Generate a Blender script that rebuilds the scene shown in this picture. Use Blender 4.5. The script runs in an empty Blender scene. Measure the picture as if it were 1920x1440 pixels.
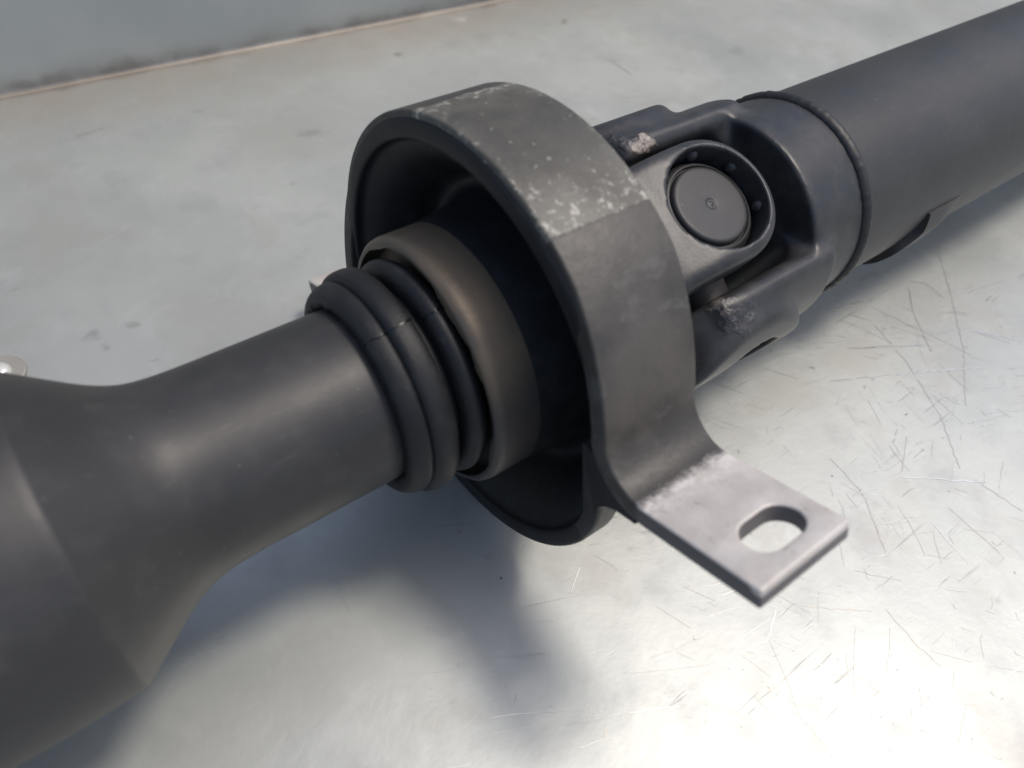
import bpy, bmesh, math, random
import numpy as np
from mathutils import Vector, Matrix

random.seed(7)
sc = bpy.context.scene
COL = sc.collection
S = 0.05                     # one modelling unit (radius of the bearing hanger) in metres
TH = math.radians(21.0)      # how far the hanger is rolled about the shaft, away from level
H = 1.006                    # height of the shaft axis over the bench, in units

# ------------------------------------------------------------------ camera
def rot(w):
    w = np.array(w); t = np.linalg.norm(w); k = w / t
    K = np.array([[0, -k[2], k[1]], [k[2], 0, -k[0]], [-k[1], k[0], 0]])
    return np.eye(3) + np.sin(t) * K + (1 - np.cos(t)) * K @ K
cT, sT = math.cos(TH), math.sin(TH)
Q = np.array([[1, 0, 0], [0, cT, sT], [0, -sT, cT]])          # hanger frame -> world
Rc = rot((2.0127, -0.741, 0.2312)); Cc = np.array((-1.3622, -2.5938, 1.6234))
def to_world(P): return (Q @ np.array(P, float) + np.array([0, 0, H])) * S
right, up, back = Q @ Rc[0], Q @ -Rc[1], Q @ -Rc[2]
cam_d = bpy.data.cameras.new('camera'); cam = bpy.data.objects.new('camera', cam_d); COL.objects.link(cam)
loc = to_world(Cc)
cam.matrix_world = Matrix(((right[0], up[0], back[0], loc[0]), (right[1], up[1], back[1], loc[1]),
                           (right[2], up[2], back[2], loc[2]), (0, 0, 0, 1)))
cam_d.sensor_width = 36; cam_d.lens = 27.0; cam_d.clip_start = 0.005; cam_d.clip_end = 50
cam_d.dof.use_dof = True; cam_d.dof.focus_distance = 3.75 * S; cam_d.dof.aperture_fstop = 14
sc.camera = cam

# ------------------------------------------------------------------ sky and sun
SUN = Vector((0.38, -0.20, 1.0)).normalized()
el = math.asin(SUN.z); az = math.atan2(SUN.x, SUN.y)
w = bpy.data.worlds.new("World"); sc.world = w; w.use_nodes = True
nt = w.node_tree; bg = nt.nodes['Background']
sky = nt.nodes.new('ShaderNodeTexSky'); sky.sky_type = 'NISHITA'; sky.sun_disc = False
sky.sun_elevation = el; sky.sun_rotation = az; sky.dust_density = 3.0; sky.air_density = 1.0; sky.ozone_density = 1.0
nt.links.new(sky.outputs[0], bg.inputs[0]); bg.inputs[1].default_value = 0.15
sd = bpy.data.lights.new('sun', 'SUN'); sd.energy = 1.65; sd.angle = math.radians(11.0); sd.color = (1.0, 0.93, 0.84)
so = bpy.data.objects.new('sun', sd); COL.objects.link(so)
so.rotation_euler = (-SUN).to_track_quat('-Z', 'Y').to_euler(); so.location = (0, 0, 2)
sc.view_settings.view_transform = 'Standard'; sc.view_settings.look = 'None'
sc.view_settings.exposure = 0.13; sc.view_settings.gamma = 1.0

# ------------------------------------------------------------------ node helpers
class M:
    """small builder for procedural materials; coordinates are in modelling units"""
    def __init__(s, name, world=False):
        s.m = bpy.data.materials.new(name); s.m.use_nodes = True
        s.t = s.m.node_tree; s.b = s.t.nodes['Principled BSDF']
        tc = s.t.nodes.new('ShaderNodeTexCoord')
        mp = s.t.nodes.new('ShaderNodeMapping'); mp.inputs['Scale'].default_value = (1 / S,) * 3
        s.t.links.new(tc.outputs['Object'], mp.inputs[0]); s.co = mp.outputs[0]
    def n(s, typ, **kw):
        n = s.t.nodes.new(typ)
        for k, v in kw.items(): setattr(n, k, v)
        return n
    def put(s, sock, v):
        if isinstance(v, (int, float)):
            sock.default_value = (v, v, v, 1) if sock.type == 'RGBA' else v
        elif isinstance(v, (tuple, list)):
            v = tuple(v)
            sock.default_value = v + (1,) if len(v) == 3 and sock.type == 'RGBA' else v
        else: s.t.links.new(v, sock)
    def map(s, rot=(0, 0, 0), scale=(1, 1, 1), loc=(0, 0, 0), co=None):
        n = s.n('ShaderNodeMapping'); s.put(n.inputs[0], co or s.co)
        n.inputs['Location'].default_value = loc; n.inputs['Rotation'].default_value = rot; n.inputs['Scale'].default_value = scale
        return n.outputs[0]
    def noise(s, scale, detail=4, rough=.55, co=None, dist=0):
        n = s.n('ShaderNodeTexNoise'); s.put(n.inputs['Vector'], co or s.co)
        n.inputs['Scale'].default_value = scale; n.inputs['Detail'].default_value = detail
        n.inputs['Roughness'].default_value = rough; n.inputs['Distortion'].default_value = dist
        return n.outputs[0]
    def ncol(s, scale, detail=3):
        n = s.n('ShaderNodeTexNoise'); s.put(n.inputs['Vector'], s.co); n.inputs['Scale'].default_value = scale; n.inputs['Detail'].default_value = detail
        return n.outputs[1]
    def voro(s, scale, co=None, out='Distance', rand=1):
        n = s.n('ShaderNodeTexVoronoi'); s.put(n.inputs['Vector'], co or s.co)
        n.inputs['Scale'].default_value = scale; n.inputs['Randomness'].default_value = rand
        return n.outputs[out]
    def ma(s, op, a, b=0.0, c=0.0, clamp=False):
        n = s.n('ShaderNodeMath', operation=op, use_clamp=clamp); s.put(n.inputs[0], a); s.put(n.inputs[1], b); s.put(n.inputs[2], c)
        return n.outputs[0]
    def vm(s, op, a, b=(0, 0, 0), scale=None):
        n = s.n('ShaderNodeVectorMath', operation=op); s.put(n.inputs[0], a); s.put(n.inputs[1], b)
        if scale is not None: s.put(n.inputs['Scale'], scale)
        return n.outputs['Value'] if op in ('DOT_PRODUCT', 'LENGTH', 'DISTANCE') else n.outputs[0]
    def step(s, v, lo, hi, a=0.0, b=1.0):
        n = s.n('ShaderNodeMapRange', interpolation_type='SMOOTHSTEP'); s.put(n.inputs[0], v)
        n.inputs[1].default_value = lo; n.inputs[2].default_value = hi; n.inputs[3].default_value = a; n.inputs[4].default_value = b
        return n.outputs[0]
    def mix(s, f, a, b):
        n = s.n('ShaderNodeMix', data_type='RGBA'); s.put(n.inputs[0], f); s.put(n.inputs[6], a); s.put(n.inputs[7], b)
        return n.outputs[2]
    def xyz(s, co=None):
        n = s.n('ShaderNodeSeparateXYZ'); s.put(n.inputs[0], co or s.co); return n.outputs
    def seg(s, a, b, co):
        """distance to the segment a-b in the xy plane"""
        a = Vector((*a, 0)); b = Vector((*b, 0)); d = b - a
        pa = s.vm('SUBTRACT', co, tuple(a))
        h = s.ma('MULTIPLY', s.vm('DOT_PRODUCT', pa, tuple(d)), 1 / d.length_squared, clamp=True)
        n = s.n('ShaderNodeVectorMath', operation='SCALE'); n.inputs[0].default_value = tuple(d); s.put(n.inputs['Scale'], h)
        return s.vm('LENGTH', s.vm('SUBTRACT', pa, n.outputs[0])), h
    def bump(s, hgt, strength=.3, dist=.02, nrm=None):
        n = s.n('ShaderNodeBump'); n.inputs['Strength'].default_value = strength; n.inputs['Distance'].default_value = dist * S
        s.put(n.inputs['Height'], hgt)
        if nrm: s.put(n.inputs['Normal'], nrm)
        return n.outputs[0]
    def out(s, color, rough=.5, metal=0.0, spec=.5, normal=None):
        s.put(s.b.inputs['Base Color'], color); s.put(s.b.inputs['Roughness'], rough); s.put(s.b.inputs['Metallic'], metal)
        s.put(s.b.inputs['Specular IOR Level'], spec)
        if normal: s.put(s.b.inputs['Normal'], normal)
        return s.m

def mat_paint(name, base=(.022, .022, .024), rough=.42, chips=0.0):
    m = M(name)
    n1 = m.noise(2.2, 5); n2 = m.noise(60, 3); n3 = m.noise(9, 6, .65)
    col = m.mix(m.step(n1, .35, .7), base, tuple(c * 1.35 for c in base))
    dust = m.ma('MULTIPLY', m.step(n3, .52, .75), .28)
    fl = m.ma('MULTIPLY', m.step(m.noise(48, 2, .5), .735, .76), .5)
    col = m.mix(fl, col, (.16, .15, .14))
    col = m.mix(dust, col, (.075, .07, .064))
    if chips:
        c = m.ma('MULTIPLY', m.step(m.noise(26, 4, .7), .66, .69), m.step(m.noise(3.0, 2), .5, .62))
        col = m.mix(m.ma('MULTIPLY', c, chips), col, (.26, .24, .21))
    sc_ = m.ma('MULTIPLY', m.step(m.noise(5, 4, .7, m.map(rot=(.5, .3, .4), scale=(1, 6, 6))), .60, .72), .10)
    col = m.mix(sc_, col, (.20, .19, .18))
    r = m.ma('ADD', m.ma('ADD', m.ma('MULTIPLY', n3, .14), m.ma('MULTIPLY', n1, .14)), rough - .14)
    return m.out(col, r, 0, .5, m.bump(n2, .06, .008))

def mat_rubber(name='black_rubber', seam=None):
    m = M(name)
    n = m.noise(7, 5, .6); f = m.noise(90, 3)
    col = m.mix(m.step(n, .45, .75), (.009, .0095, .011), (.02, .021, .023))
    if seam:
        x, y, z = m.xyz()
        d = m.ma('ABSOLUTE', m.ma('SUBTRACT', m.ma('ADD', m.ma('ARCTAN2', z, y), m.ma('MULTIPLY', m.ma('SUBTRACT', m.noise(14, 3), .5), .09)), math.radians(seam)))
        sm = m.step(d, .006, .014, 1, 0)
        col = m.mix(sm, col, (.004, .004, .005)); n = m.ma('SUBTRACT', n, m.ma('MULTIPLY', sm, 1.5))
        col = m.mix(m.ma('MULTIPLY', m.step(m.noise(16, 5, .7), .60, .72), .5), col, (.045, .045, .048))
    return m.out(col, m.ma('ADD', m.ma('MULTIPLY', n, .25), .42), 0, .4, m.bump(m.ma('ADD', f, n), .10, .02))

def mat_cast(name, spots):
    """black paint over rough forging; spots = (centre, radius, rust amount)"""
    m = M(name)
    n3 = m.noise(8, 6, .65); f = m.noise(70, 4, .7)
    col = m.mix(m.step(n3, .4, .72), (.024, .024, .026), (.046, .045, .044))
    bumpy = m.ma('MULTIPLY', f, .08); r = m.ma('ADD', m.ma('MULTIPLY', n3, .2), .30)
    wob = m.vm('ADD', m.co, m.vm('MULTIPLY', m.vm('SUBTRACT', m.n('ShaderNodeTexNoise').outputs[1], (.5, .5, .5)), (.17, .17, .17)))
    for nd in m.t.nodes:
        if nd.type == 'TEX_NOISE' and not nd.inputs['Vector'].links: m.put(nd.inputs['Vector'], m.co); nd.inputs['Scale'].default_value = 14
    for c, rad, rust, sq in spots:
        d = m.vm('LENGTH', m.vm('MULTIPLY', m.vm('SUBTRACT', wob, tuple(c)), sq))
        k = m.step(d, rad * .55, rad * 1.1, 1, 0)
        g = m.voro(34); g2 = m.noise(40, 4, .8)
        bumpy = m.ma('ADD', bumpy, m.ma('MULTIPLY', k, m.ma('MULTIPLY', m.ma('ADD', m.ma('MULTIPLY', g, .4), g2), .55)))
        if rust: col = m.mix(m.ma('MULTIPLY', k, rust), col, m.mix(m.step(g2, .35, .62), (.12, .095, .075), (.46, .40, .34)))
        else: col = m.mix(m.ma('MULTIPLY', k, m.step(g2, .52, .66)), col, (.11, .115, .125))
    return m.out(col, r, 0, .5, m.bump(bumpy, .5, .02))

def mat_strap():
    """hanger strap: dull black paint, a scuffed patch over the crown, dusty worn feet with sunlit tops painted in"""
    m = M('worn_strap_paint')
    x, y, z = m.xyz()
    n1 = m.noise(3.0, 5, .6); n2 = m.noise(22, 5, .7); n3 = m.noise(80, 3); nw = m.noise(6, 4, .6)
    col = m.mix(m.step(n1, .38, .68), (.040, .036, .031), (.080, .071, .061))
    sm = m.ma('MULTIPLY', m.step(m.noise(4.5, 4, .6, m.map(scale=(1, 1.6, 1.6))), .56, .66), m.step(n2, .35, .6))
    col = m.mix(m.ma('MULTIPLY', sm, .6), col, (.11, .105, .095))
    # patch over the crown, bounded by two straight lines across the strap
    ang = m.ma('ARCTAN2', z, y)
    wig = m.ma('MULTIPLY', m.ma('SUBTRACT', n2, .5), .022)
    a2 = m.ma('ADD', ang, wig)
    up_edge = m.ma('SUBTRACT', m.ma('ADD', a2, m.ma('MULTIPLY', m.ma('SUBTRACT', nw, .5), .10)), math.radians(88))
    lo_edge = m.ma('SUBTRACT', math.radians(137.5), a2)
    patch = m.ma('MULTIPLY', m.step(up_edge, 0, .012), m.step(lo_edge, 0, .012))
    pcol = m.mix(m.step(n1, .35, .7), (.060, .055, .045), (.105, .096, .076))
    col = m.mix(patch, col, pcol)
    # pale flakes, denser along the rims and the lower line of the patch
    e1 = m.step(m.ma('ABSOLUTE', m.ma('SUBTRACT', x, .215)), .10, .23)
    e2 = m.step(lo_edge, .0, .42, 1, 0); e3 = m.step(up_edge, .02, .30, 1, 0)
    dens = m.ma('MAXIMUM', m.ma('MAXIMUM', m.ma('MULTIPLY', e1, .8), e2), m.ma('MULTIPLY', e3, .95))
    thr = m.ma('ADD', m.ma('SUBTRACT', m.noise(27, 5, .75), .688), m.ma('MULTIPLY', dens, .165))
    blot = m.ma('MULTIPLY', dens, m.step(m.noise(4.2, 3), .30, .52))
    flake = m.ma('MULTIPLY', m.step(thr, .0, .035), patch)
    flake = m.ma('MAXIMUM', m.ma('MULTIPLY', flake, m.ma('ADD', .15, blot, clamp=True)), m.ma('MULTIPLY', patch, m.ma('MULTIPLY', m.step(m.voro(14, m.vm('ADD', m.co, m.vm('SCALE', m.vm('SUBTRACT', m.ncol(17), (.5, .5, .5)), scale=.11))), .15, .08), .5)))
    col = m.mix(m.ma('MULTIPLY', patch, m.ma('MULTIPLY', blot, .4)), col, (.20, .19, .16))
    col = m.mix(m.ma('MULTIPLY', flake, .9), col, (.44, .41, .345))
    # feet: dusty wear past a ragged line, with sunlight on their tops painted in
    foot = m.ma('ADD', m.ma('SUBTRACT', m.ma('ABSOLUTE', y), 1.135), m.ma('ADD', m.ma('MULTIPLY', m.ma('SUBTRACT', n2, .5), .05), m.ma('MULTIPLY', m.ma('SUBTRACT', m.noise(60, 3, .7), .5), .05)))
    lit_bare = m.ma('MULTIPLY', m.step(foot, -.01, .045), m.step(m.ma('ADD', z, m.ma('MULTIPLY', m.step(m.ma('ABSOLUTE', y), 1.60, 1.63), .02)), -.160, -.154))  # kept to the top face, plus a painted glint on the outer end bevel
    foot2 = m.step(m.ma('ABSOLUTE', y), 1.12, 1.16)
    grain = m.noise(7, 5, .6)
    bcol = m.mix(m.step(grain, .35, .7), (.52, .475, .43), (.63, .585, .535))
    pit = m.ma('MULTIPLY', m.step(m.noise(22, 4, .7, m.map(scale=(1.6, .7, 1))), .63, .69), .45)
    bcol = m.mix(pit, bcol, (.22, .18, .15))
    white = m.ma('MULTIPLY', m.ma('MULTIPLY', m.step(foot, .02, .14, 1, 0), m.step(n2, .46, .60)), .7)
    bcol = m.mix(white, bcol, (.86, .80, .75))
    col = m.mix(m.ma('MULTIPLY', foot2, m.ma('SUBTRACT', 1, lit_bare)), col, (.125, .113, .112))  # shade on the side faces painted as a darker tone
    col = m.mix(lit_bare, col, bcol)
    rgh = m.mix(lit_bare, m.ma('ADD', .36, m.ma('MULTIPLY', n2, .25)), .5)
    metal = m.ma('MULTIPLY', lit_bare, .15)
    hgt = m.ma('ADD', m.ma('MULTIPLY', n2, .6), m.ma('ADD', m.ma('MULTIPLY', flake, .5), m.ma('ADD', m.ma('MULTIPLY', patch, .9), m.ma('MULTIPLY', n3, .2))))
    return m.out(col, rgh, metal, .5, m.bump(hgt, .25, .02))

def mat_sleeve():
    m = M('greasy_sleeve_metal')
    x, y, z = m.xyz()
    n1 = m.noise(3, 5, .6); n2 = m.noise(30, 5, .7, m.map(scale=(1, 2, 2)))
    col = m.mix(m.step(n1, .35, .7), (.15, .115, .075), (.095, .080, .066))
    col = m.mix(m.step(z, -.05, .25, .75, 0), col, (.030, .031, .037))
    col = m.mix(m.ma('MULTIPLY', m.step(n2, .66, .72), m.step(n1, .5, .6)), col, (.16, .14, .12))
    return m.out(col, m.ma('ADD', .34, m.ma('MULTIPLY', n2, .2)), .25, .5, m.bump(n2, .15, .02))

# ------------------------------------------------------------------ mesh helpers
def link(name, me, mat, parent=None, smooth=True, angle=None):
    me.materials.clear(); me.materials.append(mat)
    if smooth:
        me.polygons.foreach_set('use_smooth', [True] * len(me.polygons))
        if angle: me.set_sharp_from_angle(angle=math.radians(angle))
    o = bpy.data.objects.new(name, me); COL.objects.link(o)
    if parent: o.parent = parent
    return o
def from_np(name, V, F):
    me = bpy.data.meshes.new(name); me.from_pydata((np.asarray(V) * S).tolist(), [], [list(map(int, f)) for f in F]); me.update()
    return me
def recalc(me):
    bm = bmesh.new(); bm.from_mesh(me); bmesh.ops.recalc_face_normals(bm, faces=bm.faces); bm.to_mesh(me); bm.free(); return me
def lathe(name, prof, n=128, closed=False, wob=None):
    """revolve (x, r) about the shaft axis"""
    V = []; F = []; k = len(prof)
    for j, (x, r) in enumerate(prof):
        for i in range(n):
            a = 2 * math.pi * i / n
            xx, rr = (x, r) if wob is None else wob(j, a, x, r)
            V.append((xx, rr * math.cos(a), rr * math.sin(a)))
    for j in range(k if closed else k - 1):
        for i in range(n):
            i2 = (i + 1) % n; j2 = (j + 1) % k
            F.append((j * n + i, j * n + i2, j2 * n + i2, j2 * n + i))
    return recalc(from_np(name, V, F))
def fine(prof, rounds=2):
    """Chaikin smoothing of a profile, ends kept"""
    for _ in range(rounds):
        q = [prof[0]]
        for a, b in zip(prof, prof[1:]):
            q += [(a[0] * .75 + b[0] * .25, a[1] * .75 + b[1] * .25), (a[0] * .25 + b[0] * .75, a[1] * .25 + b[1] * .75)]
        prof = q + [prof[-1]]
    return prof
def nets(name, fn, lo, hi, h):
    """surface nets of a signed distance function"""
    ax = [np.arange(lo[i], hi[i] + h, h) for i in range(3)]
    X, Y, Z = np.meshgrid(*ax, indexing='ij'); F = fn(X, Y, Z).astype(np.float32)
    ins = F < 0; nx, ny, nz = F.shape
    acc = np.zeros((nx - 1, ny - 1, nz - 1, 3), np.float32); cnt = np.zeros((nx - 1, ny - 1, nz - 1), np.float32)
    sl = lambda d, n: slice(d, n - 1 + d)
    for axis in range(3):
        for a in (0, 1):
            for b in (0, 1):
                o0 = [0, 0, 0]; o1 = [0, 0, 0]; oth = [i for i in range(3) if i != axis]
                o0[oth[0]] = o1[oth[0]] = a; o0[oth[1]] = o1[oth[1]] = b; o1[axis] = 1
                A = F[sl(o0[0], nx), sl(o0[1], ny), sl(o0[2], nz)]; B = F[sl(o1[0], nx), sl(o1[1], ny), sl(o1[2], nz)]
                m = (A < 0) != (B < 0)
                t = np.where(m, A / np.where(m, A - B, 1), 0)
                for k in range(3):
                    acc[..., k] += np.where(m, (t if k == axis else o0[k]), 0)
                cnt += m
    act = cnt > 0; idx = -np.ones(act.shape, np.int64); idx[act] = np.arange(act.sum())
    cells = np.argwhere(act); V = (cells + acc[act] / cnt[act][:, None]) * h + np.array(lo)
    faces = []
    for axis in range(3):
        o = [i for i in range(3) if i != axis]
        s0 = [slice(1, -1)] * 3; s1 = [slice(1, -1)] * 3; s0[axis] = slice(0, -1); s1[axis] = slice(1, None)
        A = ins[tuple(s0)]; B = ins[tuple(s1)]
        e = np.argwhere(A != B)
        base = e.copy(); base[:, o[0]] += 1; base[:, o[1]] += 1
        def c(d0, d1):
            q = base.copy(); q[:, o[0]] -= d0; q[:, o[1]] -= d1; return idx[q[:, 0], q[:, 1], q[:, 2]]
        quad = np.stack([c(0, 0), c(1, 0), c(1, 1), c(0, 1)], 1)
        flip = A[e[:, 0], e[:, 1], e[:, 2]]
        if axis == 1: flip = ~flip
        quad[~flip] = quad[~flip][:, ::-1]
        faces.append(quad)
    return V, np.concatenate(faces)
def smin(a, b, k):
    hh = np.clip(.5 + .5 * (b - a) / k, 0, 1); return b * (1 - hh) + a * hh - k * hh * (1 - hh)
def smax(a, b, k): return -smin(-a, -b, k)
def capsule2(u, v, u0, u1, r):
    t = np.clip(u, u0, u1); return np.hypot(u - t, v) - r

def tag(o, label, cat, group=None):
    o['label'] = label; o['category'] = cat
    if group: o['group'] = group
    return o

# ------------------------------------------------------------------ bench
YC = 4.80                    # where the bench turns up into its back panel
SLANT = .062                 # the bend is not quite parallel to the shaft
SCR = [((3.58, -.45), (3.37, -.64), .016, 0), ((3.37, -.64), (3.16, -.92), .014, 0), ((3.66, -.42), (3.74, -.49), .012, 0), ((3.74, -.49), (3.71, -.66), .012, 0),
       ((4.24, -.26), (3.77, -.69), .010, 0), ((3.77, -.69), (3.36, -1.04), .013, 0), ((3.36, -1.04), (2.94, -1.31), .013, 0), ((3.04, -.55), (2.93, -.88), .009, 0),
       ((2.93, -.88), (2.72, -1.27), .010, 0), ((2.72, -1.27), (2.46, -1.57), .010, 0), ((1.87, -1.09), (1.82, -1.36), .010, 0), ((1.82, -1.36), (1.61, -1.65), .011, 0),
       ((1.35, -1.83), (1.32, -2.04), .013, 0), ((1.32, -2.04), (1.33, -2.16), .013, 0), ((1.0, -1.57), (1.31, -1.83), .009, 0), ((1.55, -1.79), (1.39, -1.61), .009, 0),
       ((2.36, -.71), (2.84, -.94), .010, 1), ((2.84, -.94), (3.33, -1.19), .010, 1), ((2.69, -.59), (3.18, -.86), .010, 1), ((3.59, -.95), (3.81, -1.21), .012, 1),
       ((2.11, -1.4), (2.54, -1.73), .009, 1), ((.23, -.79), (.10, -.87), .008, 1), ((.88, -1.52), (.72, -1.59), .008, 1), ((2.91, -.29), (3.27, -.39), .010, 1),
       ((2.39, -1.25), (2.13, -1.39), .008, 0), ((2.47, -1.66), (2.51, -1.94), .009, 0), ((3.85, 3.11), (3.85, 2.77), .030, 0)]
SPOTS = [((2.13, 4.09), .06, (.17, .13, .10)), ((3.97, 3.90), .06, (.20, .15, .10)), ((3.02, 4.40), .10, (.62, .60, .56)), ((-1.23, 1.98), .06, (.30, .295, .285)),
         ((-1.20, 1.86), .05, (.32, .31, .30)), ((-1.02, 1.93), .05, (.30, .295, .28)), ((.84, 3.29), .10, (.28, .28, .27)), ((5.15, 2.64), .12, (.32, .32, .31))]
def mat_bench():
    m = M('scratched_bench_steel')
    x, y, z = m.xyz()
    yc = m.ma('ADD', y, m.ma('MULTIPLY', x, SLANT))
    big = m.noise(.55, 4, .55); mid = m.noise(2.4, 5, .6); fin = m.noise(30, 4, .6)
    col = m.mix(m.step(big, .35, .68), (.42, .435, .415), (.50, .515, .485))
    col = m.mix(m.ma('MULTIPLY', m.step(mid, .50, .72), .5), col, (.36, .365, .36))
    cl = m.noise(1.3, 4, .6, m.map(loc=(3, 8, 0)), .6)
    col = m.mix(m.ma('MULTIPLY', m.step(cl, .50, .66), .40), col, (.40, .385, .35))
    col = m.mix(m.ma('MULTIPLY', m.step(m.noise(3.1, 6, .7, dist=.8), .50, .74), .26), col, (.62, .635, .61))
    # rub marks and smudges
    sm = m.ma('MULTIPLY', m.step(m.noise(2.6, 3, .6, m.map(rot=(0, 0, .5), scale=(1, 2.2, 1))), .66, .74), .35)
    col = m.mix(sm, col, (.25, .25, .24))
    # faint hairlines in patches (the bolder scratches are cut as geometry below)
    worn = m.ma('MULTIPLY', m.step(x, -1.2, 1.2), m.step(y, 2.6, .6))
    dark = None
    for ang, sx, thr, seed in ((.35, .5, .66, 0), (1.9, .6, .665, 13)):
        co = m.map(rot=(0, 0, ang), scale=(sx * 1.8, 16, 1), loc=(seed, seed * 1.7, 0))
        ln = m.step(m.noise(2.2, 2, .5, co, .15), thr, thr + .03)
        dark = ln if dark is None else m.ma('MAXIMUM', dark, ln)
    dark = m.ma('MULTIPLY', m.ma('MULTIPLY', dark, m.step(m.noise(1.4, 3, .6), .48, .62)), worn)
    nk = m.step(m.noise(14, 3, .6, m.map(rot=(0, 0, .9), scale=(1, 3.2, 1))), .69, .74)
    dk = m.ma('MULTIPLY', m.ma('MAXIMUM', dark, m.ma('MULTIPLY', nk, m.ma('ADD', .15, worn, clamp=True))), .4)
    col = m.mix(dk, col, (.20, .19, .175))
    # grime gathered along the bend and old stains
    yb = m.ma('ADD', yc, m.ma('MULTIPLY', m.ma('SUBTRACT', m.noise(1.1, 5, .65), .5), 1.1))
    gr = m.ma('MULTIPLY', m.step(yb, YC - 1.0, YC - .12), m.ma('ADD', .25, m.ma('MULTIPLY', m.noise(2.2, 4, .65), .8)))
    col = m.mix(m.ma('MULTIPLY', gr, .75), col, (.34, .29, .235))
    core = m.ma('MULTIPLY', m.step(m.ma('ABSOLUTE', m.ma('SUBTRACT', m.ma('ADD', yc, m.ma('MULTIPLY', m.ma('SUBTRACT', mid, .5), .25)), YC)), .0, .11, 1, 0), m.step(m.noise(1.3, 4, .6), .36, .62))
    col = m.mix(m.ma('MULTIPLY', core, .7), col, (.13, .105, .085))
    spw = m.vm('ADD', m.co, m.vm('SCALE', m.vm('SUBTRACT', m.ncol(6), (.5, .5, .5)), scale=.22))
    for (sx_, sy_), r_, cc in SPOTS:
        d = m.vm('LENGTH', m.vm('MULTIPLY', m.vm('SUBTRACT', spw, (sx_, sy_, 0)), (1, 1, 0)))
        col = m.mix(m.ma('MULTIPLY', m.step(d, r_ * .2, r_ * 1.1, 1, 0), .6), col, cc)
    rough = m.ma('ADD', m.ma('MULTIPLY', cl, .16), m.ma('ADD', .36, m.ma('ADD', m.ma('MULTIPLY', big, .08), m.ma('MULTIPLY', m.ma('SUBTRACT', mid, .5), .16))))
    hgt = m.ma('ADD', m.ma('MULTIPLY', fin, .10), m.ma('SUBTRACT', m.ma('MULTIPLY', mid, .6), m.ma('MULTIPLY', dk, .45)))
    return m.out(col, rough, .55, .5, m.bump(hgt, .22, .02))

bench_m = mat_bench()
def bench_sheet():
    """bench top and the upturned back, one folded sheet with a small bend radius"""
    yc = lambda x: YC - SLANT * x
    prof = [(-9, 0)]
    R0 = .045; lean = math.radians(86)
    return R0, lean, yc
R0, LEAN, ycf = bench_sheet()
xs = np.linspace(-7, 22, 30)
V = []; F = []
for x in xs: V += [(x, -9, 0), (x, -3, 0), (x, 0, 0), (x, 3, 0), (x, ycf(x) - R0, 0)]
for i in range(len(xs) - 1):
    for j in range(4): a = i * 5 + j; F.append((a, a + 5, a + 6, a + 1))
bench = link('bench_top', from_np('bench_top', V, F), bench_m); bench['kind'] = 'structure'
# scratches: hair-thin ribbons cut by hand positions from the photograph plus random fine ones
def scratches(name, lines, mat, z):
    V = []; F = []
    for pts, wd in lines:
        n_ = len(pts); b0 = len(V)
        for i, (x, y) in enumerate(pts):
            x0, y0 = pts[max(i - 1, 0)]; x1, y1 = pts[min(i + 1, n_ - 1)]
            L = math.hypot(x1 - x0, y1 - y0) or 1; nx_, ny_ = -(y1 - y0) / L, (x1 - x0) / L
            ww = wd * (.35 + .65 * math.sin(math.pi * (i + .25) / (n_ - .5)) ** .5) * rs.uniform(.6, 1.2) / 2
            V += [(x + nx_ * ww, y + ny_ * ww, z), (x - nx_ * ww, y - ny_ * ww, z)]
        for i in range(n_ - 1): a = b0 + 2 * i; F.append((a + 1, a + 3, a + 2, a))
    me = from_np(name, V, F)
    o = link(name, recalc(me), mat, bench); o['kind'] = 'stuff'; return o
rs = random.Random(5)
def stroke(x, y, ang, L, curve=0.0, wig=.012, step=.05):
    n_ = max(3, int(L / step)); pts = []
    for i in range(n_ + 1):
        pts.append((x + rs.gauss(0, wig * .2), y + rs.gauss(0, wig * .2))); x += math.cos(ang) * L / n_; y += math.sin(ang) * L / n_; ang += curve / n_ + rs.gauss(0, .012)
    return pts
dark_l, light_l = [], []
for a, b, wd, li in SCR:
    L = math.hypot(b[0] - a[0], b[1] - a[1]); n_ = max(4, int(L / .035))
    pts = [(a[0] + (b[0] - a[0]) * i / n_ + rs.gauss(0, .003), a[1] + (b[1] - a[1]) * i / n_ + rs.gauss(0, .003)) for i in range(n_ + 1)]
    i = 0
    while i < n_:                                             # broken here and there
        k_ = rs.randint(3, 12); (light_l if li else dark_l).append((pts[i:i + k_ + 1], wd * .7)) if len(pts[i:i + k_ + 1]) > 2 else 0
        i += k_ + rs.choice((0, 0, 1))
def worn_at(x, y): return max(0, min(1, (x + 1.0) / 1.6)) * max(.06, min(1, (1.4 - y) / 1.6))
c_ = 0
while c_ < 120:                                               # drag marks in groups that share a direction
    x, y = rs.uniform(-1.5, 5.5), rs.uniform(-3.2, 2.6)
    if rs.random() > worn_at(x, y): continue
    c_ += 1
    kind = rs.random()
    ang = rs.gauss(-.40, .10) if kind < .5 else rs.gauss(-1.05, .3) if kind < .8 else rs.uniform(0, math.pi)
    spread = rs.uniform(.05, .30)
    for _k in range(rs.randint(3, 16)):
        L = min(rs.expovariate(1 / .11) + .015, .8); px_, py_ = x + rs.gauss(0, spread), y + rs.gauss(0, spread)
        tgt = light_l if rs.random() < (.65 if kind < .5 else .35) else dark_l
        tgt.append((stroke(px_, py_, ang + rs.gauss(0, .09), L, rs.gauss(0, .10)), rs.choice((.0010, .0013, .0016, .0022, .0030))))
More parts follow.
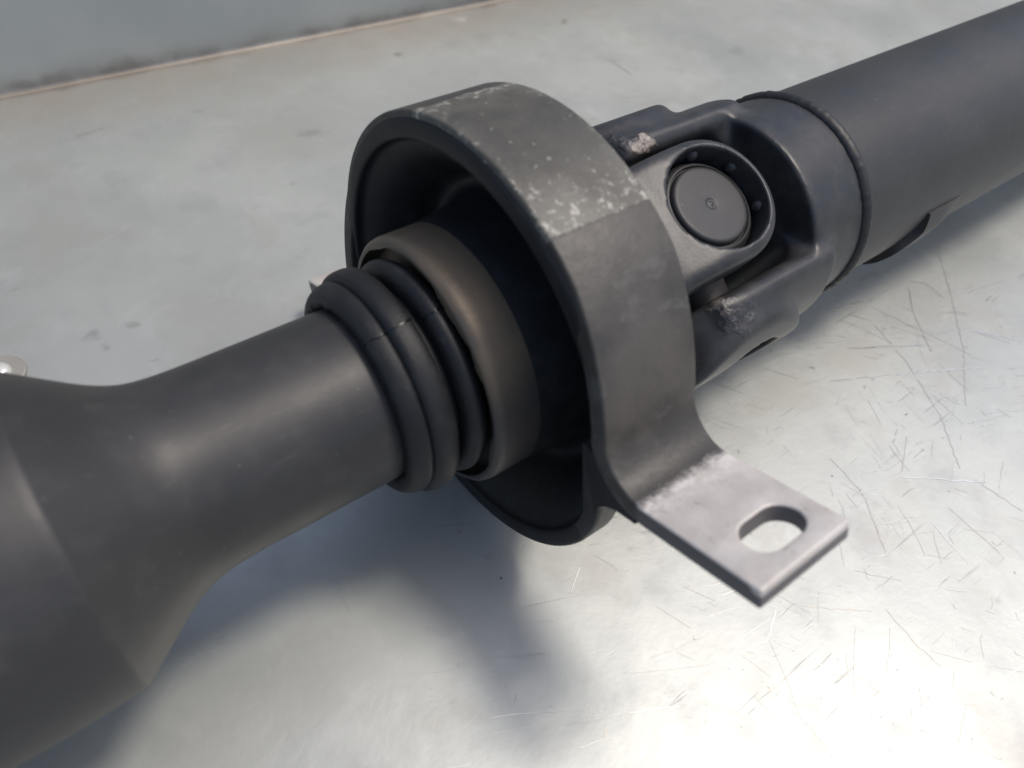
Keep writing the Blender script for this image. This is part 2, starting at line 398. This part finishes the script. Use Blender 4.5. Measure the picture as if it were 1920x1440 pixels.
for _ in range(260):                                          # stray ones
    x, y = rs.uniform(-1.5, 5.5), rs.uniform(-3.2, 3.0)
    if rs.random() > worn_at(x, y): continue
    (dark_l if rs.random() < .5 else light_l).append((stroke(x, y, rs.uniform(0, math.pi), rs.expovariate(1 / .12) + .03, rs.gauss(0, .25)), rs.uniform(.001, .0026)))
for _ in range(120):
    x, y = rs.uniform(-1, 4.5), rs.uniform(-3, 1); tgt = dark_l
    if rs.random() < worn_at(x, y): tgt.append((stroke(x, y, rs.uniform(0, 3.14), rs.uniform(.012, .05), 0, .02, .012), rs.uniform(.005, .014)))
md_ = M('scratch_dark'); sdm = md_.out((.42, .41, .38), .40, .6)
ml_ = M('scratch_bright'); slm = ml_.out((.78, .78, .76), .28, .8)
scratches('dark_scratches', dark_l, sdm, .0012); scratches('bright_scratches', light_l, slm, .0020)

V = []; F = []; k = 9
for x in xs:
    c = ycf(x) - R0
    for j in range(7):
        a = LEAN * j / 6; V.append((x, c + R0 * math.sin(a), R0 * (1 - math.cos(a))))
    yb, zb = V[-1][1:]
    for L in (2.2, 4.5): V.append((x, yb + L * math.cos(LEAN), zb + L * math.sin(LEAN)))
for i in range(len(xs) - 1):
    for j in range(k - 1): a = i * k + j; F.append((a, a + k, a + k + 1, a + 1))
def mat_panel():
    m = M('grey_back_panel')
    x, y, z = m.xyz()
    n = m.noise(.8, 4); n2 = m.noise(3, 5, .6)
    col = m.mix(m.step(n, .35, .7), (.36, .385, .37), (.43, .445, .42))
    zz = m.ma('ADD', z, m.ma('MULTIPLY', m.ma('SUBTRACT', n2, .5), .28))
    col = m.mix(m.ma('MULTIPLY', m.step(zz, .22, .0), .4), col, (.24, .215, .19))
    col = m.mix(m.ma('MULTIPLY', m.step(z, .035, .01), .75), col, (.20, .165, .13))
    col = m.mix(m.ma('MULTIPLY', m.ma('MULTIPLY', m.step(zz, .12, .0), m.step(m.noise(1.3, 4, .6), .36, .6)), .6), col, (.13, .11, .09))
    col = m.mix(m.step(m.voro(1.1), .035, .05, .7, 0), col, (.10, .09, .085))
    return m.out(col, m.ma('ADD', .42, m.ma('MULTIPLY', n2, .1)), .3, .5, m.bump(n2, .1, .02))
panel = link('back_panel', from_np('back_panel', V, F), mat_panel()); panel['kind'] = 'structure'

# ------------------------------------------------------------------ materials of the shaft
paint = mat_paint('satin_black_paint', (.027, .026, .025), .49); paint_dull = mat_paint('dull_black_paint', (.026, .026, .027), .50)
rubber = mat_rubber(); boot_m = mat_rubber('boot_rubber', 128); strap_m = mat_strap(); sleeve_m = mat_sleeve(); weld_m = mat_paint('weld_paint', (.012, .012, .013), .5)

shaft = bpy.data.objects.new('drive_shaft', None); COL.objects.link(shaft)
shaft.location = (0, 0, H * S); shaft.rotation_euler = (-TH, 0, 0); shaft.empty_display_size = .02
tag(shaft, 'black painted drive shaft with rubber centre bearing hanger lying on the scratched bench', 'drive shaft')

# ------------------------------------------------------------------ front tube, with the swaged flare at the near end
fp = [(-.18, .372), (-.6, .372), (-1.0, .372), (-1.16, .374), (-1.27, .386), (-1.36, .424), (-1.46, .490), (-1.60, .590)]
fp = [fp[0]] + fine(fp, 3)[1:]
link('front_tube', lathe('front_tube', fp + [(-1.606, .5935), (-1.614, .596), (-1.64, .600), (-1.8, .608), (-2.2, .612), (-6.5, .612), (-6.5, .40)], 160), paint, shaft, angle=50)

# ------------------------------------------------------------------ dust boot: three rubber folds and the lip
def ring(name, prof, parent, mat=boot_m, wob=None, n=160):
    return link(name, lathe(name, prof, n, True, wob), mat, parent, angle=60)
boot = link('dust_boot', lathe('dust_boot', fine([(-.50, .375), (-.49, .405), (-.40, .405), (-.30, .395), (-.16, .395), (-.14, .376)], 1), 128), rubber, shaft, angle=60)
rj = random.Random(3); jag = [rj.uniform(-.006, .006) for _ in range(160)]
def lipwob(j, a, x, r):
    i = int(round(a / (2 * math.pi) * 160)) % 160
    return (x + (jag[i] if r < .40 else 0), r)
def closedloop(pts, rounds=2):
    p = list(pts)
    for _ in range(rounds):
        q = []
        for a, b in zip(p, p[1:] + p[:1]):
            q += [(a[0] * .75 + b[0] * .25, a[1] * .75 + b[1] * .25), (a[0] * .25 + b[0] * .75, a[1] * .25 + b[1] * .75)]
        p = q
    return p
ring('fold', closedloop([(-.512, .374), (-.522, .408), (-.516, .436), (-.490, .455), (-.462, .463), (-.440, .463), (-.424, .445), (-.425, .40), (-.48, .374)], 2), boot, wob=lipwob)
ring('fold', closedloop([(-.434, .40), (-.438, .455), (-.424, .484), (-.392, .491), (-.358, .491), (-.332, .482), (-.318, .452), (-.322, .42), (-.34, .395)]), boot)
ring('fold', closedloop([(-.282, .40), (-.276, .445), (-.245, .478), (-.208, .478), (-.176, .448), (-.176, .41), (-.22, .39)]), boot)

# ------------------------------------------------------------------ bearing sleeve
rk = random.Random(21)
torn = [0.0] * 200
for c0, hw, amt in ((75, 7, .022), (88, 3, .012), (112, 5, .015), (40, 4, .01), (150, 6, .012)):
    for i in range(-hw, hw + 1): torn[(c0 + i) % 200] = amt * (1 - abs(i) / (hw + 1)) ** .5 * rk.uniform(.7, 1.1)
def tornwob(j, a, x, r):
    i = int(round(a / (2 * math.pi) * 200)) % 200
    return (x + (-.3 * torn[i] if r < .53 and x < -.19 else 0), r - (torn[i] if r < .53 and x < -.15 else 0))
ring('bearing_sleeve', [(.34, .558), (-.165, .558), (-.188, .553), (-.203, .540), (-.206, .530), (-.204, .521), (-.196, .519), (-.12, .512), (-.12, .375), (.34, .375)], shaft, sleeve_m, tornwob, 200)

# ------------------------------------------------------------------ rubber ring of the hanger (with the lobes under the feet)
prof_front = fine([(.0, .972), (-.014, .965), (-.018, .915), (-.012, .895), (.012, .890), (.030, .880), (.045, .855), (.09, .80), (.20, .725), (.285, .68), (.30, .635), (.26, .60), (.12, .572), (.03, .562), (-.02, .556)], 2)
link('rubber_ring', lathe('rubber_ring', [(.40, .60), (.40, .70), (.34, .74), (.15, .88), (.10, .955), (.03, .968), (.0, .972)] + prof_front[1:], 192), rubber, shaft, angle=55)
# lower shell: circle below, flaring out to the underside of the feet
def lower_outline(r, yfoot, zfoot, fil):
    """right half: from the foot underside along a concave fillet onto the circle and round to the bottom"""
    # circle of radius r, fillet circle of radius fil tangent to it and to the line z = zfoot
    cz = zfoot - fil; cy = math.sqrt((r + fil) ** 2 - cz * cz)
    pts = [(yfoot, zfoot)] if yfoot > cy else []
    a1 = math.atan2(-cz, -cy)
    a0 = math.pi / 2
    if a1 < 0: a1 += 2 * math.pi
    for i in range(15):
        a = a0 + (a1 - a0) * i / 14; pts.append((cy + fil * math.cos(a), cz + fil * math.sin(a)))
    b0 = math.atan2(cz, cy)
    for i in range(1, 33):
        b = b0 + (-math.pi / 2 - b0) * i / 32; pts.append((r * math.cos(b), r * math.sin(b)))
    return pts
half = lower_outline(.972, 1.13, -.240, .16)
outline = half + [(-y, z) for y, z in half[-2::-1]]
nO = len(outline); V = []; F = []
fwd = lambda y, z: -.046 * min(1, max(0, (abs(y) - .74) / .25)) if z > -.62 else 0.0
def lay(x, inset, follow):
    for (y, z) in outline:
        L = math.hypot(y, z); k = (L - inset) / L
        V.append((x + (fwd(y, z) if follow else 0), y * k, z * k if z < -.30 else z - inset * .5))
lay(-.012, .012, 1); lay(-.004, .003, 1); lay(.016, .0, 1); lay(.10, .0, 1)
for x, f_ in ((-.011, 1), (.10, 1)):
    for (y, z) in outline:
        L = math.hypot(y, z)
        iy, iz = (math.copysign(min(abs(y) * .985, 1.21), y), -.175) if z > -.43 and abs(y) > 1.06 else (math.copysign(min(abs(y) * .96, .955), y), -.05) if z > -.43 and abs(y) > .85 else (y * .90 / L, z * .90 / L)
        V.append((x + f_ * fwd(y, z), iy, iz))
rows = [4, 0, 1, 2, 3, 5]
for a, b in zip(rows, rows[1:]):
    for i in range(nO - 1): F.append((a * nO + i, a * nO + i + 1, b * nO + i + 1, b * nO + i))
lower = link('lower_shell', recalc(from_np('lower_shell', V, F)), rubber, shaft, angle=50)

# ------------------------------------------------------------------ hanger strap with its two slotted feet
TK = .080; WB = .448
def strap_path(r, zf, fil, yend):
    """right half of the strap's section, from the crown down over the fillet to the foot end"""
    cz = zf + fil; cy = math.sqrt((r + fil) ** 2 - cz * cz)
    b1 = math.atan2(cz, cy)
    pts = [(r * math.cos(b), r * math.sin(b)) for b in np.linspace(math.pi / 2, b1, 40)]
    a0 = b1 + math.pi; a1 = 3 * math.pi / 2
    pts += [(cy + fil * math.cos(a), cz + fil * math.sin(a)) for a in np.linspace(a0, a1, 13)[1:]]
    pts += [(y, zf) for y in np.linspace(cy, yend, 6)[1:]]
    return pts
outr = strap_path(1.0, -.15, .17, 1.647)
innr = strap_path(1.0 - TK, -.15 - TK, .17 + TK, 1.647)
def full(h): return [(-y, z) for y, z in h[::-1]] + h[1:]
O, I = full(outr), full(innr); n = len(O)
V = []; F = []
shift = lambda y, z: -.062 * min(1, max(0, (abs(math.atan2(z, y) - math.pi / 2) - 1.0) / .57)) if z > 0 else -.062
for end in (0, 1):
    for P in (O, I):
        for (y, z) in P:
            V.append((shift(y, z) + (0 if end == 0 else WB - .018 * min(1, max(0, abs(y) - .9) / .2)), y, z))
for i in range(n - 1):
    F += [(i, i + 1, 2 * n + i + 1, 2 * n + i), (n + i, 3 * n + i, 3 * n + i + 1, n + i + 1), (i, n + i, n + i + 1, i + 1), (2 * n + i, 2 * n + i + 1, 3 * n + i + 1, 3 * n + i)]
F += [(0, 2 * n, 3 * n, n), (n - 1, 2 * n - 1, 4 * n - 1, 3 * n - 1)]
me = recalc(from_np('hanger_strap', V, F))
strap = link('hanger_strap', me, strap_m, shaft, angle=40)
cuts = []
for s in (-1, 1):
    bm = bmesh.new(); r = .074; x0, x1, yc_ = .056 + r, .290 - r, s * 1.503; loop = []
    for i in range(13): a = math.pi / 2 + math.pi * i / 12; loop.append((x0 + r * math.cos(a), yc_ + r * math.sin(a)))
    for i in range(13): a = -math.pi / 2 + math.pi * i / 12; loop.append((x1 + r * math.cos(a), yc_ + r * math.sin(a)))
    lo_ = [bm.verts.new((x * S, y * S, -.4 * S)) for x, y in loop]; hi_ = [bm.verts.new((x * S, y * S, .05 * S)) for x, y in loop]
    bm.faces.new(lo_); bm.faces.new(hi_[::-1])
    for i in range(len(loop)): j = (i + 1) % len(loop); bm.faces.new((lo_[i], hi_[i], hi_[j], lo_[j]))
    bmesh.ops.recalc_face_normals(bm, faces=bm.faces)
    cm = bpy.data.meshes.new('cut'); bm.to_mesh(cm); bm.free(); co = bpy.data.objects.new('cut', cm); COL.objects.link(co); co.parent = shaft; cuts.append(co)
    md = strap.modifiers.new('slot', 'BOOLEAN'); md.operation = 'DIFFERENCE'; md.object = co; md.solver = 'EXACT'
bv = strap.modifiers.new('bevel', 'BEVEL'); bv.width = .011 * S; bv.segments = 3; bv.limit_method = 'ANGLE'; bv.angle_limit = math.radians(50)
bpy.context.view_layer.update()
nm = bpy.data.meshes.new_from_object(strap.evaluated_get(bpy.context.evaluated_depsgraph_get()))
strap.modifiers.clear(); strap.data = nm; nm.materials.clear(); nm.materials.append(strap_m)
nm.polygons.foreach_set('use_smooth', [True] * len(nm.polygons)); nm.set_sharp_from_angle(angle=math.radians(32))
for co in cuts: bpy.data.objects.remove(co)

# ------------------------------------------------------------------ universal joint
AP = math.radians(46.0)      # direction of the rear yoke's ears; the front yoke's stand at right angles
UP = np.array([0, math.cos(AP), math.sin(AP)]); UQ = np.array([0, -math.sin(AP), math.cos(AP)])
def pq(V):
    V = np.asarray(V); return np.stack([V[:, 0], V[:, 1] * UP[1] + V[:, 2] * UQ[1], V[:, 1] * UP[2] + V[:, 2] * UQ[2]], 1)
def yoke_obj(name, fn, lo, hi, mat, h=.0105):
    V, F = nets(name, fn, lo, hi, h)
    me = from_np(name, pq(V), F)
    bm = bmesh.new(); bm.from_mesh(me)
    for _ in range(2): bmesh.ops.smooth_vert(bm, verts=bm.verts, factor=.5, use_axis_x=True, use_axis_y=True, use_axis_z=True)
    bmesh.ops.recalc_face_normals(bm, faces=bm.faces)
    bm.to_mesh(me); bm.free()
    return link(name, me, mat, shaft)
XC = 1.19
def rear_yoke(x, p, q):
    r = np.hypot(p, q); ap = np.abs(p)
    collar = smax(smax(r - .556, 1.69 - x, .025), x - 2.085, .02)
    base = smax(smax(smax(r - .618, x - 1.80, .03), capsule2(x, q, XC, 3.0, .43), .05), 1.0 - x, .05)
    pad = smax(smax(r - .690, ap - .672, .02), capsule2(x, q, 1.17, 1.24, .385), .05)
    arms = smin(base, pad, .05)
    arms = smax(arms, (np.abs(q) * .8 + (.62 - ap) * .6) - .46, .03)          # chamfered inner edges
    gx = np.maximum(x - 1.50, 0); gp = np.maximum(ap - .20, 0)
    gap = np.maximum(np.hypot(gx, gp) - .165, np.maximum(x - 1.665, ap - .365))
    arms = smax(arms, -gap, .03)
    d = smin(collar, arms, .06)
    bore = np.maximum(np.hypot(x - 1.24, q) - .235, .30 - ap)
    return smax(d, -bore, .012)
def front_yoke(x, p, q):
    aq = np.abs(q); r = np.hypot(p, q)
    ear = smax(smax(capsule2(x, p, .4, XC - .01, .305), aq - .585 + smax(.96 - x, 0 * x, .34) * .48, .07), .34 - aq, .05)
    ear = smax(ear, r - .65, .05)
    hub = smax(smax(r - .47, x - .80, .06), .42 - x, .02)
    stub = smax(r - .33, np.maximum(x - .6, .30 - x), .01)
    d = smin(smin(ear, hub, .12), stub, .05)
    bore = np.maximum(np.hypot(x - (XC - .01), p) - .247, .38 - aq)
    return smax(d, -bore, .010)
cast_r = mat_cast('rear_yoke_forging', [])
def at_cyl(a, r, x): a = math.radians(a); return (x, r * math.cos(a), r * math.sin(a))
rear_m = mat_cast('rear_yoke_forging', [((1.118, -.008, .58), .056, .85, (.8, 1.2, 1)), ((1.035, .045, .61), .060, 0, (1, 1, 1)), ((1.075, -.625, -.085), .092, 0, (1, 1, 1)), ((1.012, -.555, -.02), .050, .25, (1.6, .8, 1))])
front_m = mat_cast('front_yoke_forging', [])
bpy.data.materials.remove(cast_r)
ry = yoke_obj('rear_yoke', rear_yoke, (.70, -.76, -.76), (2.12, .76, .76), rear_m)
fy = yoke_obj('front_yoke', front_yoke, (.28, -.70, -.70), (1.60, .70, .70), front_m)
def along(axis, prof, n=64):
    """revolve (height, radius) about the joint's cross axes"""
    U, T = (UQ, UP) if axis == 'q' else (UP, UQ)
    V = []; F = []; k = len(prof)
    for (hh, r) in prof:
        for i in range(n):
            a = 2 * math.pi * i / n; V.append(np.array([XC - .01 if axis == 'q' else 1.24, 0, 0]) + U * hh + np.array([1, 0, 0]) * r * math.cos(a) + T * r * math.sin(a))
    for j in range(k - 1):
        for i in range(n): i2 = (i + 1) % n; F.append((j * n + i, j * n + i2, (j + 1) * n + i2, (j + 1) * n + i))
    return V, F
VV = []; FF = []
for ax in 'qp':
    V, F = along(ax, [(-.46, .001), (-.46, .15), (-.30, .17), (-.15, .20), (.15, .20), (.30, .17), (.46, .15), (.46, .001)], 40)
    FF += [tuple(i + len(VV) for i in f) for f in F]; VV += V
link('joint_cross', recalc(from_np('joint_cross', VV, FF)), paint_dull, shaft, angle=50)
cap_prof = [(.36, .235), (.445, .2425), (.462, .236), (.478, .222), (.486, .214), (.486, .206), (.474, .200), (.474, .197), (.490, .194), (.498, .189), (.502, .182), (.5033, .174), (.5034, .165), (.5034, .10), (.5034, .036), (.5030, .028), (.4995, .023), (.4985, .017), (.5015, .010), (.5035, .005), (.504, .0005)]
for sgn in (1, -1):
    cap = link('bearing_cap', recalc(from_np('bearing_cap', *along('q', [(sgn * a, b) for a, b in cap_prof], 96))), paint_dull, fy, angle=60)
    if sgn == 1:
        for k_, a in enumerate((1.34, .50, -.41, 2.3)):      # staked metal that holds the cap
            c = np.array([XC - .01, 0, 0]) + UQ * .500 + np.array([1, 0, 0]) * .258 * math.cos(a) + UP * .258 * math.sin(a)
            bm = bmesh.new(); bmesh.ops.create_icosphere(bm, subdivisions=3, radius=.034 * S, matrix=Matrix.Translation(Vector(c * S)))
            me = bpy.data.meshes.new('staking_mark'); bm.to_mesh(me); bm.free()
            link('staking_mark', me, front_m, fy)
    cap2 = link('bearing_cap', recalc(from_np('bearing_cap', *along('p', [(sgn * (a + .0), b * .96) for a, b in cap_prof], 64))), paint_dull, ry, angle=60)

# ------------------------------------------------------------------ weld, rear tube, balance weight
rw = random.Random(11); ripple = [rw.uniform(-.006, .006) for _ in range(240)]
def weldwob(j, a, x, r):
    i = int(round(a / (2 * math.pi) * 240)) % 240
    return (x + ripple[i] * .45, r + (ripple[(i + 7) % 240] * .25 + .0012 * math.sin(a * 70)) * (1 if r > .55 else 0))
ring('weld_bead', closedloop([(2.065, .535), (2.060, .562), (2.085, .582), (2.115, .582), (2.135, .562), (2.13, .535)], 2), shaft, weld_m, weldwob, 240)
rt = link('rear_tube', lathe('rear_tube', [(2.09, .30), (2.09, .545), (2.6, .545), (4, .545), (7, .545), (11, .545), (19, .545), (19, .40)], 160), paint, shaft, angle=50)
def weight(a0, a1, r0, r1):
    V = []; F = []; nx_, na = 12, 16
    for k_ in (0, 1):
        for i in range(nx_ + 1):
            for j in range(na + 1):
                u = i / nx_; ad = a0 + (a1 - a0) * j / na; a = math.radians(ad)
                xs_ = 2.68 + .10 * min(1, max(0, (-134 - ad) / 16)) + .02 * max(0, (-150 - ad) / 16) + .05 * max(0, (ad + 120) / 20); xe_ = 3.16 - .10 * max(0, (ad + 130) / 30)
                rr = r0 if k_ == 0 else r0 + (r1 - r0) * min(1, (1 - u) / .55) ** .7 * (.35 + .65 * min(1, (ad - a0) / 10)) + .001
                V.append((xs_ + (xe_ - xs_) * u, rr * math.cos(a), rr * math.sin(a)))
    st = (nx_ + 1) * (na + 1); W = na + 1
    for i in range(nx_):
        for j in range(na):
            a = i * W + j; F += [(a, a + 1, a + W + 1, a + W), (st + a, st + a + W, st + a + W + 1, st + a + 1)]
    for i in range(nx_):
        a = i * W; b = a + na; F += [(a, a + W, st + a + W, st + a), (b, st + b, st + b + W, b + W)]
    for j in range(na):
        a = j; b = nx_ * W + j; F += [(a, st + a, st + a + 1, a + 1), (b, b + 1, st + b + 1, st + b)]
    return recalc(from_np('balance_weight', V, F))
bw = link('balance_weight', weight(-160, -104, .541, .590), paint, rt, angle=40)
b2 = bw.modifiers.new('bevel', 'BEVEL'); b2.width = .008 * S; b2.segments = 2; b2.limit_method = 'ANGLE'

# ------------------------------------------------------------------ screw in the bench at the left
def disc(name, prof, n=40):
    V = []; F = []
    for r, z in prof:
        for i in range(n): a = 2 * math.pi * i / n; V.append((r * math.cos(a), r * math.sin(a), z))
    for j in range(len(prof) - 1):
        for i in range(n): i2 = (i + 1) % n; F.append((j * n + i, j * n + i2, (j + 1) * n + i2, (j + 1) * n + i))
    return recalc(from_np(name, V, F))
mw = M('dull_washer_metal'); nw = mw.noise(8, 4); washer_m = mw.out(mw.mix(nw, (.30, .29, .26), (.40, .385, .35)), .5, .4)
mh = M('bright_screw_metal'); nh = mh.noise(12, 4); head_m = mh.out(mh.mix(nh, (.70, .69, .65), (.8, .79, .76)), .35, .5)
screw = bpy.data.objects.new('bench_screw', None); COL.objects.link(screw); screw.location = (-1.73 * S, 1.93 * S, .0002); screw.empty_display_size = .005
tag(screw, 'small bright domed rivet on a dull washer at the left edge of the bench', 'screw')
link('washer', disc('washer', [(.135, 0), (.135, .012), (.128, .018), (.05, .018), (.05, 0)]), washer_m, screw, angle=40)
link('head', disc('head', fine([(.066, .018), (.066, .03), (.05, .05), (.02, .058), (.0008, .059)], 2)), head_m, screw, angle=50)
